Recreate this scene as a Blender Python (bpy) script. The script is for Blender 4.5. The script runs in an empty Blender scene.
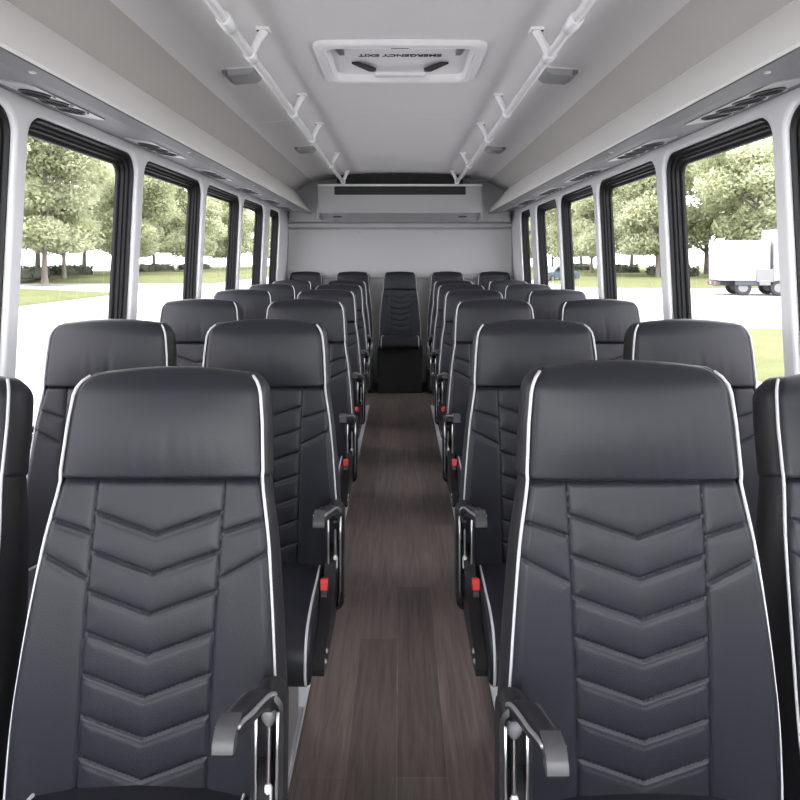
import bpy, math, random
import numpy as np
from mathutils import Vector, Matrix, Euler
from mathutils.geometry import tessellate_polygon

scene = bpy.context.scene
COL = scene.collection
PI = math.pi
HC = 1.27                     # eye height above the bus floor

# ------------------------------------------------------------------ helpers
class MB:
    """collects verts / faces for ONE mesh object"""
    def __init__(self):
        self.v = []; self.f = []; self.mi = []
    def add(self, verts, faces, mi=0):
        o = len(self.v)
        self.v.extend([tuple(p) for p in verts])
        self.f.extend([tuple(i + o for i in fc) for fc in faces])
        self.mi.extend([mi] * len(faces))
        return self
    def box(self, lo, hi, bev=0.0, mi=0, M=None):
        x0, y0, z0 = lo; x1, y1, z1 = hi
        if bev <= 0:
            vs = [(x0,y0,z0),(x1,y0,z0),(x1,y1,z0),(x0,y1,z0),(x0,y0,z1),(x1,y0,z1),(x1,y1,z1),(x0,y1,z1)]
            fs = [(0,3,2,1),(4,5,6,7),(0,1,5,4),(1,2,6,5),(2,3,7,6),(3,0,4,7)]
        else:
            b = min(bev, (x1-x0)/2.01, (y1-y0)/2.01, (z1-z0)/2.01)
            vs = []; idx = {}
            def P(k, p):
                idx[k] = len(vs); vs.append(p)
            for sx in (0,1):
                for sy in (0,1):
                    for sz in (0,1):
                        X = (x0, x1)[sx]; Y = (y0, y1)[sy]; Z = (z0, z1)[sz]
                        dx = (b, -b)[sx]; dy = (b, -b)[sy]; dz = (b, -b)[sz]
                        P((sx,sy,sz,'x'), (X, Y+dy, Z+dz))
                        P((sx,sy,sz,'y'), (X+dx, Y, Z+dz))
                        P((sx,sy,sz,'z'), (X+dx, Y+dy, Z))
            fs = []
            for s in (0,1):
                q = [idx[(s,a,c,'x')] for a,c in ((0,0),(1,0),(1,1),(0,1))]; fs.append(tuple(q if s else q[::-1]))
                q = [idx[(a,s,c,'y')] for a,c in ((0,0),(1,0),(1,1),(0,1))]; fs.append(tuple(q[::-1] if s else q))
                q = [idx[(a,c,s,'z')] for a,c in ((0,0),(1,0),(1,1),(0,1))]; fs.append(tuple(q if s else q[::-1]))
            for a in (0,1):
                for c in (0,1):
                    fs.append((idx[(a,c,0,'x')], idx[(a,c,1,'x')], idx[(a,c,1,'y')], idx[(a,c,0,'y')]))
                    fs.append((idx[(a,0,c,'x')], idx[(a,1,c,'x')], idx[(a,1,c,'z')], idx[(a,0,c,'z')]))
                    fs.append((idx[(0,a,c,'y')], idx[(1,a,c,'y')], idx[(1,a,c,'z')], idx[(0,a,c,'z')]))
                    for d in (0,1):
                        fs.append((idx[(a,c,d,'x')], idx[(a,c,d,'y')], idx[(a,c,d,'z')]))
        if M is not None:
            vs = [tuple(M @ Vector(p)) for p in vs]
        return self.add(vs, fs, mi)
    def tube(self, pts, r, n=8, mi=0, cap=True, flat=None):
        """tube along a polyline; r number or list; flat=(sx,sy) squeezes"""
        pts = [Vector(p) for p in pts]
        m = len(pts)
        rs = r if hasattr(r, '__len__') else [r]*m
        vs = []; fs = []
        t0 = (pts[1]-pts[0]).normalized()
        up = Vector((0,0,1)) if abs(t0.z) < .9 else Vector((0,1,0))
        nx = t0.cross(up).normalized()
        for i in range(m):
            if i == 0: t = pts[1]-pts[0]
            elif i == m-1: t = pts[-1]-pts[-2]
            else: t = (pts[i+1]-pts[i]).normalized() + (pts[i]-pts[i-1]).normalized()
            t = t.normalized()
            nx = (nx - t*nx.dot(t))
            nx = nx.normalized() if nx.length > 1e-6 else t.orthogonal().normalized()
            ny = t.cross(nx)
            for k in range(n):
                a = 2*PI*k/n
                vs.append(pts[i] + nx*(math.cos(a)*rs[i]) + ny*(math.sin(a)*rs[i]))
        for i in range(m-1):
            for k in range(n):
                k2 = (k+1) % n
                fs.append((i*n+k, i*n+k2, (i+1)*n+k2, (i+1)*n+k))
        if cap:
            fs.append(tuple(range(n-1,-1,-1))); fs.append(tuple(range((m-1)*n, m*n)))
        return self.add(vs, fs, mi)
    def rings(self, rings, close_u=True, cap0=True, cap1=True, mi=0):
        n = len(rings[0]); vs = [p for r in rings for p in r]; fs = []
        for i in range(len(rings)-1):
            for k in range(n if close_u else n-1):
                k2 = (k+1) % n
                fs.append((i*n+k, i*n+k2, (i+1)*n+k2, (i+1)*n+k))
        if cap0: fs.append(tuple(range(n-1,-1,-1)))
        if cap1: fs.append(tuple(range((len(rings)-1)*n, len(rings)*n)))
        return self.add(vs, fs, mi)
    def lathe(self, prof, n=24, M=None, mi=0):
        """prof [(r,z)...] about z; M places it"""
        rings = []
        for r, z in prof:
            rg = [Vector((r*math.cos(2*PI*k/n), r*math.sin(2*PI*k/n), z)) for k in range(n)]
            rings.append([M @ p for p in rg] if M is not None else rg)
        return self.rings(rings, True, True, True, mi)
    def prism(self, poly, axis, a, b, mi=0):
        """poly of 2D points extruded along axis from a to b. axis x: (y,z)  y: (x,z)  z: (x,y)"""
        def P(p, t):
            return {'x': (t, p[0], p[1]), 'y': (p[0], t, p[1]), 'z': (p[0], p[1], t)}[axis]
        n = len(poly)
        vs = [P(p, a) for p in poly] + [P(p, b) for p in poly]
        fs = [tuple(range(n-1,-1,-1)), tuple(range(n, 2*n))]
        fs += [(i, (i+1) % n, n+(i+1) % n, n+i) for i in range(n)]
        return self.add(vs, fs, mi)
    def mesh(self, name, mats, angle=40, fix=True):
        me = bpy.data.meshes.new(name)
        me.from_pydata(self.v, [], self.f)
        if not isinstance(mats, (list, tuple)): mats = [mats]
        for m in mats: me.materials.append(m)
        if len(mats) > 1: me.polygons.foreach_set('material_index', self.mi)
        me.validate()
        if fix:
            import bmesh
            bm = bmesh.new(); bm.from_mesh(me)
            bmesh.ops.recalc_face_normals(bm, faces=bm.faces)
            bm.to_mesh(me); bm.free()
        me.shade_smooth() if hasattr(me, 'shade_smooth') else None
        if angle is not None and angle < 180:
            me.set_sharp_from_angle(angle=math.radians(angle))
        me.update()
        return me
    def build(self, name, mats, parent=None, angle=40, loc=None, fix=True):
        return link(name, self.mesh(name, mats, angle, fix), parent, loc)

def link(name, me, parent=None, loc=None):
    o = bpy.data.objects.new(name, me); COL.objects.link(o)
    if parent is not None: o.parent = parent
    if loc is not None: o.location = loc
    return o

def thing(name, label, cat, loc=(0,0,0), group=None, rot=None):
    o = bpy.data.objects.new(name, None); COL.objects.link(o)
    o.location = loc; o.empty_display_size = .1
    if rot: o.rotation_euler = rot
    o['label'] = label; o['category'] = cat
    if group: o['group'] = group
    return o

def tag(o, label, cat, group=None, kind=None):
    o['label'] = label; o['category'] = cat
    if group: o['group'] = group
    if kind: o['kind'] = kind
    return o

def struct(o):
    o['kind'] = 'structure'
    return o

def copy_tree(o, parent=None):
    c = o.copy(); COL.objects.link(c)
    if parent is not None: c.parent = parent
    for ch in list(o.children): copy_tree(ch, c)
    return c

def lerp(a, b, t): return a + (b-a)*t

# ------------------------------------------------------------------ materials
def mat(name, col, rough=.5, metal=0.0, spec=.5, bump=None, var=None, coat=0.0, sheen=0.0, trans=None):
    """bump=(scale, strength, distance)  var=(scale, amount): noise variation of the colour"""
    m = bpy.data.materials.new(name); m.use_nodes = True
    nt = m.node_tree; b = nt.nodes['Principled BSDF']
    b.inputs['Base Color'].default_value = (*col, 1)
    b.inputs['Roughness'].default_value = rough
    b.inputs['Metallic'].default_value = metal
    b.inputs['Specular IOR Level'].default_value = spec
    b.inputs['Coat Weight'].default_value = coat
    tc = nt.nodes.new('ShaderNodeTexCoord')
    if var:
        n = nt.nodes.new('ShaderNodeTexNoise'); n.inputs['Scale'].default_value = var[0]
        n.inputs['Detail'].default_value = 4
        nt.links.new(tc.outputs['Object'], n.inputs['Vector'])
        mx = nt.nodes.new('ShaderNodeMix'); mx.data_type = 'RGBA'
        k = var[1]
        mx.inputs[6].default_value = (*[c*(1-k) for c in col], 1)
        mx.inputs[7].default_value = (*[min(1, c*(1+k)) for c in col], 1)
        nt.links.new(n.outputs['Fac'], mx.inputs[0])
        nt.links.new(mx.outputs[2], b.inputs['Base Color'])
    if bump:
        n2 = nt.nodes.new('ShaderNodeTexNoise'); n2.inputs['Scale'].default_value = bump[0]
        n2.inputs['Detail'].default_value = 3
        nt.links.new(tc.outputs['Object'], n2.inputs['Vector'])
        bp = nt.nodes.new('ShaderNodeBump'); bp.inputs['Strength'].default_value = bump[1]
        bp.inputs['Distance'].default_value = bump[2]
        nt.links.new(n2.outputs['Fac'], bp.inputs['Height'])
        nt.links.new(bp.outputs['Normal'], b.inputs['Normal'])
    return m

M_LEATHER = mat('black_leather', (.0140,.0146,.0200), .42, spec=.31, bump=(420,.18,.002), var=(6,.10))
M_LEATHER_SIDE = mat('black_side_vinyl', (.014,.014,.017), .50, spec=.4, bump=(420,.18,.002))
M_PIPING = mat('white_piping', (.50,.50,.52), .5)
M_BLACKPL = mat('black_plastic', (.012,.012,.014), .38, spec=.5)
M_BLACKMAT = mat('black_matte', (.008,.008,.009), .7)
M_GREYCAP = mat('grey_cap', (.055,.055,.06), .38, bump=(300,.1,.001))
M_SILVER = mat('brushed_silver', (.62,.62,.64), .28, metal=1.0)
M_SATIN = mat('satin_grey', (.42,.42,.43), .4, metal=.6)
M_KNOB = mat('knob_grey', (.12,.12,.13), .45)
M_RED = mat('red_button', (.62,.02,.02), .4)
M_ALU = mat('aluminium', (.66,.67,.69), .42, metal=.3, var=(4,.08))
M_WALL = mat('white_wall_shell', (.86,.86,.88), .45, var=(3,.02))
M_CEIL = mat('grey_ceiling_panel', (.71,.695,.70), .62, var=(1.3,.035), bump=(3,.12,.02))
M_COVE = mat('warm_grey_shaded_cove', (.50,.487,.468), .7, var=(2,.04))  # warm tan cove, with its dimmer light darkened into the colour
M_VAL = mat('pale_duct_panel', (.87,.86,.84), .5, var=(2.5,.025))
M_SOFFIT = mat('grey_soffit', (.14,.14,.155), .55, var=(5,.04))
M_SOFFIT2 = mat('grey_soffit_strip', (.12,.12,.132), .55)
M_REAR = mat('rear_panel_grey', (.42,.415,.42), .55, var=(2,.03))
M_REARTRIM = mat('rear_trim_grey', (.33,.33,.34), .5)
M_AC = mat('unit_shell_grey', (.36,.36,.37), .5)
M_RAIL = mat('pale_rail', (.90,.90,.91), .25, metal=.15)
M_WHITEPL = mat('white_plastic', (.80,.79,.81), .35)
M_RUBBER = mat('black_window_frame', (.009,.009,.010), .5, spec=.3)
M_LENS = mat('grey_lens', (.34,.34,.35), .25, spec=.6)
M_LENSDARK = mat('dark_lens_end', (.13,.12,.13), .4)
M_TEXT = mat('black_lettering', (.01,.01,.012), .6)
M_VENTPLATE = mat('vent_plate_grey', (.42,.42,.44), .3, metal=.3)

def ribbed_lens():
    m = mat('ribbed_lens', (.36,.36,.37), .22, spec=.6)
    nt = m.node_tree; b = nt.nodes['Principled BSDF']
    tc = nt.nodes.new('ShaderNodeTexCoord'); w = nt.nodes.new('ShaderNodeTexWave')
    w.wave_type = 'BANDS'; w.bands_direction = 'X'; w.inputs['Scale'].default_value = 60
    nt.links.new(tc.outputs['Object'], w.inputs['Vector'])
    bp = nt.nodes.new('ShaderNodeBump'); bp.inputs['Strength'].default_value = .4; bp.inputs['Distance'].default_value = .003
    nt.links.new(w.outputs['Fac'], bp.inputs['Height']); nt.links.new(bp.outputs['Normal'], b.inputs['Normal'])
    return m
M_RIBLENS = ribbed_lens()

def floor_mat():
    m = bpy.data.materials.new('wood_vinyl_planks'); m.use_nodes = True
    nt = m.node_tree; b = nt.nodes['Principled BSDF']; L = nt.links.new
    tc = nt.nodes.new('ShaderNodeTexCoord')
    mp = nt.nodes.new('ShaderNodeMapping'); mp.inputs['Rotation'].default_value = (0,0,PI/2)
    mp.inputs['Location'].default_value = (.31,.008,0)
    L(tc.outputs['Object'], mp.inputs['Vector'])
    br = nt.nodes.new('ShaderNodeTexBrick')
    br.inputs['Scale'].default_value = 1.0
    br.inputs['Brick Width'].default_value = .92; br.inputs['Row Height'].default_value = .125
    br.inputs['Mortar Size'].default_value = .0011; br.inputs['Mortar Smooth'].default_value = .3
    br.inputs['Bias'].default_value = 0.0
    br.inputs['Color1'].default_value = (.095,.074,.066,1); br.inputs['Color2'].default_value = (.150,.119,.107,1)
    br.inputs['Mortar'].default_value = (.175,.145,.13,1)
    br.offset = .37; br.offset_frequency = 2
    L(mp.outputs['Vector'], br.inputs['Vector'])
    mp2 = nt.nodes.new('ShaderNodeMapping'); mp2.inputs['Scale'].default_value = (26,1.6,1)
    L(tc.outputs['Object'], mp2.inputs['Vector'])
    n = nt.nodes.new('ShaderNodeTexNoise'); n.inputs['Scale'].default_value = 2.2; n.inputs['Detail'].default_value = 8
    n.inputs['Roughness'].default_value = .65; n.inputs['Distortion'].default_value = .6
    L(mp2.outputs['Vector'], n.inputs['Vector'])
    rp = nt.nodes.new('ShaderNodeMapRange'); rp.inputs['From Min'].default_value = .3; rp.inputs['From Max'].default_value = .7
    rp.inputs['To Min'].default_value = .60; rp.inputs['To Max'].default_value = 1.35
    L(n.outputs['Fac'], rp.inputs['Value'])
    mx = nt.nodes.new('ShaderNodeVectorMath'); mx.operation = 'SCALE'
    L(br.outputs['Color'], mx.inputs[0]); L(rp.outputs['Result'], mx.inputs['Scale'])
    L(mx.outputs['Vector'], b.inputs['Base Color'])
    b.inputs['Roughness'].default_value = .42
    bp = nt.nodes.new('ShaderNodeBump'); bp.inputs['Strength'].default_value = .12; bp.inputs['Distance'].default_value = .002
    L(n.outputs['Fac'], bp.inputs['Height']); L(bp.outputs['Normal'], b.inputs['Normal'])
    return m
M_FLOOR = floor_mat()

def glass_mat(tint):
    m = bpy.data.materials.new('tinted_window_glass'); m.use_nodes = True
    nt = m.node_tree; nt.nodes.clear(); L = nt.links.new
    out = nt.nodes.new('ShaderNodeOutputMaterial')
    tr = nt.nodes.new('ShaderNodeBsdfTransparent'); tr.inputs['Color'].default_value = (*tint, 1)
    gl = nt.nodes.new('ShaderNodeBsdfGlossy'); gl.inputs['Roughness'].default_value = .02
    lw = nt.nodes.new('ShaderNodeLayerWeight'); lw.inputs['Blend'].default_value = .5
    pw = nt.nodes.new('ShaderNodeMath'); pw.operation = 'POWER'; pw.inputs[1].default_value = 4.5
    fr = nt.nodes.new('ShaderNodeMath'); fr.operation = 'MULTIPLY_ADD'; fr.inputs[1].default_value = .30; fr.inputs[2].default_value = .012
    L(lw.outputs['Facing'], pw.inputs[0]); L(pw.outputs[0], fr.inputs[0])
    mx = nt.nodes.new('ShaderNodeMixShader')
    L(fr.outputs[0], mx.inputs['Fac']); L(tr.outputs['BSDF'], mx.inputs[1]); L(gl.outputs['BSDF'], mx.inputs[2])
    L(mx.outputs['Shader'], out.inputs['Surface'])
    return m
TINT = .42
M_GLASS = glass_mat((TINT*1.01, TINT*.985, TINT*1.01))

M_CLEAR = glass_mat((.88,.9,.88))

def leaf_mat(name, c1, c2, tr=.5):
    m = bpy.data.materials.new(name); m.use_nodes = True
    nt = m.node_tree; nt.nodes.clear(); L = nt.links.new
    out = nt.nodes.new('ShaderNodeOutputMaterial')
    tc = nt.nodes.new('ShaderNodeTexCoord'); n = nt.nodes.new('ShaderNodeTexNoise')
    n.inputs['Scale'].default_value = .55; n.inputs['Detail'].default_value = 5
    L(tc.outputs['Object'], n.inputs['Vector'])
    mx = nt.nodes.new('ShaderNodeMix'); mx.data_type = 'RGBA'
    mx.inputs[6].default_value = (*c1, 1); mx.inputs[7].default_value = (*c2, 1)
    rp = nt.nodes.new('ShaderNodeMapRange'); rp.inputs['From Min'].default_value = .35; rp.inputs['From Max'].default_value = .65
    L(n.outputs['Fac'], rp.inputs['Value']); L(rp.outputs['Result'], mx.inputs[0])
    d = nt.nodes.new('ShaderNodeBsdfDiffuse'); t = nt.nodes.new('ShaderNodeBsdfTranslucent')
    L(mx.outputs[2], d.inputs['Color']); L(mx.outputs[2], t.inputs['Color'])
    ms = nt.nodes.new('ShaderNodeMixShader'); ms.inputs['Fac'].default_value = tr
    L(d.outputs['BSDF'], ms.inputs[1]); L(t.outputs['BSDF'], ms.inputs[2]); L(ms.outputs['Shader'], out.inputs['Surface'])
    return m
M_LEAF = leaf_mat('pale_leaves', (.37,.40,.25), (.49,.51,.35))
M_HEDGE = leaf_mat('dark_hedge_leaves', (.085,.095,.075), (.13,.14,.105), .25)
M_BARK = mat('grey_bark', (.16,.14,.12), .9, var=(3,.3))
M_GRASS = mat('lawn_grass', (.115,.125,.058), .95, spec=.1, var=(1.1,.35), bump=(18,.4,.05))
M_CONC = mat('pale_concrete', (.30,.30,.305), .85, spec=.2, var=(.25,.06))
M_KERB = mat('kerb_concrete', (.21,.205,.20), .85, spec=.2)
M_TRUCKW = mat('white_truck_body', (.36,.365,.38), .4)
M_TRUCKD = mat('dark_chassis', (.04,.045,.055), .6)
M_TYRE = mat('tyre_rubber', (.02,.02,.022), .8)
M_HUB = mat('hub_grey', (.16,.16,.165), .5, metal=.2)
M_TAIL = mat('red_tail_lamp', (.55,.03,.03), .3)
M_AMBER = mat('pale_marker_lamp', (.75,.6,.3), .3)
M_CAR = mat('blue_grey_car_paint', (.07,.09,.125), .3, coat=.5)
M_CARGL = mat('dark_car_glass', (.02,.025,.03), .1)

# ------------------------------------------------------------------ the shell
Y0, Y1 = -2.0, 6.62            # front opening, rear wall
def hw(z): return 1.17 - .05*(z - 1.27)
def wp(s, y, z, d=0.0): return (s*(hw(z) + d), y, z)

# floor
fb = MB(); fb.box((-1.30, Y0, -.06), (1.30, Y1+.06, 0.0))
struct(fb.build('floor', M_FLOOR))

# windows: (near, far) of each opening
WINS = [(-1.62,-.76),(-.68,.08),(.16,.94),(1.02,1.918),(1.985,2.805),(2.885,3.745),(3.82,4.64),(4.71,5.45),(5.66,6.155)]
WZ0, WZ1 = .645, 1.728
def rrect(a0, a1, z0, z1, r, n=8):
    pts = []
    for cx, cz, s in ((a1-r, z0+r, -90), (a1-r, z1-r, 0), (a0+r, z1-r, 90), (a0+r, z0+r, 180)):
        for k in range(n+1):
            t = math.radians(s + 90*k/n)
            pts.append((cx + r*math.cos(t), cz + r*math.sin(t)))
    return pts

WALL_TOP = 1.95
def build_wall(s, name):
    mb = MB()
    outer = [(Y0, 0.0), (Y1, 0.0), (Y1, WALL_TOP), (Y0, WALL_TOP)]
    # refine the outer line is not needed: the wall is planar
    holes_in = [rrect(a-.012, b+.012, WZ0-.012, WZ1+.012, .085) for a, b in WINS]
    loops = [outer] + [list(reversed(h)) for h in holes_in]
    tris = tessellate_polygon([[Vector((p[0], p[1], 0)) for p in lp] for lp in loops])
    flat = [p for lp in loops for p in lp]
    for d in (0.0, .075):
        mb.add([wp(s, p[0], p[1], d) for p in flat], tris)
    # edge of the sheet and the soft reveals
    n = len(outer)
    vs = [wp(s, p[0], p[1], 0) for p in outer] + [wp(s, p[0], p[1], .075) for p in outer]
    mb.add(vs, [(i, (i+1) % n, n+(i+1) % n, n+i) for i in range(n)])
    for a, b in WINS:
        stack = [(-.012, 0.0), (-.0045, .002), (-.001, .0065), (0.0, .014), (0.0, .075)]
        rg = []
        for ins, d in stack:
            rg.append([wp(s, p[0], p[1], d) for p in rrect(a+ins, b-ins, WZ0+ins, WZ1-ins, .085-.0+(-ins if ins < 0 else 0)*.0)])
        mb.rings(rg, True, False, False)
    return struct(mb.build(name, M_WALL, angle=50))
build_wall(-1, 'wall_left'); build_wall(1, 'wall_right')

wn = 0
for s in (-1, 1):
    for a, b in WINS:
        wn += 1
        fr = MB()
        prof = [(0.0,.074),(0.0,.016),(.010,.014),(.013,.022),(.013,.030),(.022,.030),(.025,.034),(.025,.044),(.034,.044),(.036,.050),(.036,.058),(.048,.060),(.051,.064),(.051,.074)]
        rg = [[wp(s, p[0], p[1], d) for p in rrect(a+i, b-i, WZ0+i, WZ1-i, max(.084-i*.75,.03))] for i, d in prof]
        fr.rings(rg + [rg[0]], True, False, False)
        f = struct(fr.build('window_%d' % wn, M_RUBBER, angle=30))
        g = MB()
        lp = rrect(a+.044, b-.044, WZ0+.044, WZ1-.044, .05)
        m = len(lp)
        vs = [wp(s, p[0], p[1], .066) for p in lp] 
        g.add(vs, [tuple(range(m))])
        struct(g.build('window_pane', M_GLASS, f, fix=False))
        if s > 0 or True:
            # slider rail along the foot of the window
            b_ = MB()
            b_.tube([wp(s, a+.06, WZ0+.035, .040), wp(s, b-.06, WZ0+.035, .040)], .006, 6)
            b_.build('sash_rail', M_SATIN, f)

# ceiling (one curved sheet with thickness)
CEIL = [(0,2.10),(.30,2.097),(.5,2.09),(.68,2.078),(.80,2.064),(.87,2.048),(.93,2.022),(.99,1.985),(1.04,1.955),(1.075,1.935)]
def ceil_z(x):
    x = abs(x)
    for (a, za), (b, zb) in zip(CEIL, CEIL[1:]):
        if x <= b: return lerp(za, zb, (x-a)/(b-a))
    return CEIL[-1][1]
prof = [(-x, z) for x, z in reversed(CEIL)] + CEIL[1:]
cb = MB()
# panels with a fine joint near the middle of the bus
JY = 3.70
ys = [Y0, -.5, 1.2, 2.44, 2.90, 3.5, JY-.03, JY-.012, JY-.003, JY+.003, JY+.012, JY+.03, 3.9, 5.2, Y1]
off = [0]*8 + [.003,.003] + [0]*5
rings = []
for y, o in zip(ys, off):
    rings.append([(x, y, z+o) for x, z in prof])
cb.rings(rings, False, False, False)
npf = len(prof); keep = []; mi_ = []
for fc in cb.f:
    cx = sum(cb.v[i][0] for i in fc)/4; cy = sum(cb.v[i][1] for i in fc)/4
    if abs(cx) < .30 and 2.44 < cy < 2.90: continue          # opening of the roof hatch
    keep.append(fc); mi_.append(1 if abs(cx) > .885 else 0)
cb.f = keep; cb.mi = mi_
top = []
for y in (Y0, Y1):
    top.append([(x*1.04, y, z+.05) for x, z in prof])
cb.rings(top, False, False, False)
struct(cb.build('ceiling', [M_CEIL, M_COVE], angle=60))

rf = MB()
rf.prism([(-1.27,1.86),(-1.27,2.02),(-1.12,2.20),(1.12,2.20),(1.27,2.02),(1.27,1.86),(1.215,1.86),(1.215,1.97),(1.09,2.165),(-1.09,2.165),(-1.215,1.97),(-1.215,1.86)], 'y', Y0-.06, Y1+.06)
struct(rf.build('roof', M_WALL, angle=30))
# duct over the windows, both sides : face, soffit, groove
for s, nm in ((-1, 'trim_1'), (1, 'trim_2')):
    face = MB()
    fp = [(.86,1.730),(.858,1.738),(.872,1.757),(1.04,1.957),(1.055,1.965),(1.07,1.95),(.90,1.742),(.90,1.730)]
    face.prism([(s*x, z) for x, z in fp], 'y', Y0, 6.28)
    o = struct(face.build(nm, M_VAL, angle=35))
    so = MB()
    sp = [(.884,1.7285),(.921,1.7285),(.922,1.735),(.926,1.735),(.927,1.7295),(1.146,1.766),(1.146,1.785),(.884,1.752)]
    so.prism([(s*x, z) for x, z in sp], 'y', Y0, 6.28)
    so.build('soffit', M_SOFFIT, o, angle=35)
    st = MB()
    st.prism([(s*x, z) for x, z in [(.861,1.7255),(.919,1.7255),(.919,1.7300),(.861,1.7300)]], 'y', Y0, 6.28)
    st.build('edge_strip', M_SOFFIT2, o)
    en = MB()
    en.prism([(s*x, z) for x, z in [(.862,1.728),(1.05,1.962),(1.146,1.93),(1.146,1.768)]], 'y', 6.265, 6.285)
    en.build('end_cap', M_VAL, o)
    sc = MB()
    for y in (1.55, 2.7, 3.9, 5.0):
        sc.lathe([(.0,.0),(.009,.0),(.008,.003),(.003,.0035)], 12, Matrix.Translation((s*.89, y, 1.7255)) @ Matrix.Rotation(PI,4,'X'))
    sc.build('screw_head', M_SATIN, o)

# rear wall
rb = MB(); rb.box((-1.30, Y1, 0), (1.30, Y1+.06, 2.2))
struct(rb.build('wall_back', M_REARTRIM))
pan = MB(); pan.box((-1.155, Y1-.020, .30), (1.155, Y1, 1.588), .006)
pp = struct(pan.build('trim_3', M_REAR))
for x in (-1.06, -.42, .38, 1.05):
    q = MB(); q.lathe([(0,0),(.010,0),(.008,.004),(.0,.005)], 12, Matrix.Translation((x, Y1-.020, 1.555)) @ Matrix.Rotation(PI/2,4,'X'))
    q.build('screw_head', M_SATIN, pp)
q = MB(); q.box((-1.15, Y1-.045, 1.075), (1.15, Y1-.018, 1.105), .006)
struct(q.build('trim_4', M_REARTRIM))
q = MB(); q.box((-1.16, Y1-.05, 1.600), (1.16, Y1, 1.655), .012)
struct(q.build('trim_5', M_AC))
# front wall with its windscreen, behind the viewer
fw = MB()
outer = [(-1.30,0),(1.30,0),(1.30,2.15),(-1.30,2.15)]
hole = rrect(-1.05,1.05,.80,1.86,.12)
tri = tessellate_polygon([[Vector((p[0],p[1],0)) for p in outer],[Vector((p[0],p[1],0)) for p in reversed(hole)]])
fl_ = outer + list(reversed(hole))
for y in (Y0, Y0-.06): fw.add([(p[0], y, p[1]) for p in fl_], tri)
fw.rings([[(p[0], y, p[1]) for p in hole] for y in (Y0, Y0-.06)], True, False, False)
struct(fw.build('wall_front', M_WALL, angle=50))
q = MB(); q.add([(p[0], Y0-.03, p[1]) for p in hole], [tuple(range(len(hole)))])
struct(q.build('window_40', M_CLEAR, fix=False))
# bulkhead that fills the vault above the rear wall
bk = MB()
poly = [(-1.10,1.655),(1.10,1.655)] + [(x, z+.004) for x, z in reversed(prof) if abs(x) < 1.06]
bk.prism(poly, 'y', 6.40, Y1)
struct(bk.build('trim_6', M_REARTRIM))

# ------------------------------------------------------------------ rear air unit
ac = thing('air_conditioner', 'wide grey air unit with a long black slot, high on the back wall', 'air conditioner', (0, 6.0, 1.66))
m = MB()
AX = .765
side = [(0.0,.052),(-.0,.30),(.012,.318),(.05,.326),(.40,.326),(.40,.0),(.30,.0)]
m.prism(side, 'x', -AX, AX)
m.build('housing', M_AC, ac, angle=30)
m = MB(); m.box((-.615,-.006,.222), (.615,.004,.300), .003); sl = m.build('intake_slot', M_BLACKMAT, ac)
for k in range(3):
    b_ = MB(); z = .240 + k*.021
    b_.box((-.610,-.0085,z), (.610,-.004,z+.004)); b_.build('slat', M_BLACKPL, sl)
m = MB(); m.box((-.77,-.014,.302), (.77,.012,.322), .006); m.build('top_lip', M_WHITEPL, ac)
m = MB()
arc = [(x, ceil_z(x)-1.66-.008) for x in np.linspace(-.60,.60,15)]
m.prism([(-.60,.332),(.60,.332)] + [(x, z) for x, z in reversed(arc)], 'y', .10, .13)
m.build('shadow_gap_board', M_BLACKMAT, ac)
for x in (-.60, .60):
    m = MB(); m.lathe([(0,0),(.042,0),(.040,.005),(.0,.006)], 16, Matrix.Translation((x,.13,.027)) @ Matrix.Rotation(PI+.19,4,'X') @ Matrix.Diagonal((1,.55,1,1)))
    m.build('drain_cover', M_BLACKPL, ac)
for s in (-1,1):
    m = MB(); m.box((s*AX-.012, .0, .0), (s*AX+.012, .40, .335), .008); m.build('side_cheek', M_REARTRIM, ac)

# ------------------------------------------------------------------ roof hatch
hz = 2.094
ht = thing('roof_hatch', 'white framed roof escape hatch with lettering in the middle of the ceiling', 'roof hatch', (0, 2.67, hz))
def rr2(x0, x1, y0, y1, r, n=6): return rrect(x0, x1, y0, y1, r, n)
fm = MB()
rg = []
for ins, z in [(-.0, .01),(0.0,-.010),(.006,-.016),(.030,-.018),(.036,-.012),(.040,-.012),(.046,-.016),(.052,-.006),(.058,.02)]:
    rg.append([(x, y, z) for x, y in rr2(-.335+ins, .335-ins, -.265+ins, .265-ins, .05)])
fm.rings(rg, True, False, False)
fm.build('frame', M_WHITEPL, ht, angle=35)
lid = MB()
rg = []
for ins, z in [(.050,.0),(.056,.012),(.085,.022),(.11,.024)]:
    rg.append([(x, y, z) for x, y in rr2(-.335+ins, .335-ins, -.265+ins, .265-ins, .05)])
lid.rings(rg, True, False, True)
lid.build('lid', M_WHITEPL, ht, angle=35)
# two recessed grey lugs, the bar handle with its dark arms, the latch
for s in (-1,1):
    m = MB(); m.prism([(s*.265,-.20),(s*.235,-.20),(s*.225,-.08),(s*.245,-.08)], 'z', .004, .024); m.build('hinge_lug', M_SOFFIT, ht)
hd = MB()
hd.box((-.112,.118,-.018), (.112,.158,.004), .008)
h = hd.build('handle', M_WHITEPL, ht)
for s in (-1,1):
    m = MB(); m.prism([(s*.205,.040),(s*.175,.040),(s*.105,.128),(s*.105,.152),(s*.135,.152)], 'z', .006, .016)
    m.build('handle_arm', M_BLACKPL, h)
m = MB(); m.box((-.036,-.232,-.016), (.036,-.218,.0), .003); m.build('latch', M_BLACKPL, ht)
fc = bpy.data.curves.new('hatch_lettering', 'FONT'); fc.body = 'EMERGENCY EXIT'; fc.size = .047
fc.align_x = 'CENTER'; fc.align_y = 'CENTER'; fc.extrude = .0006; fc.offset = .0012; fc.space_character = 1.0
fo = bpy.data.objects.new('tmp_text', fc); COL.objects.link(fo)
dg = bpy.context.evaluated_depsgraph_get()
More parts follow.
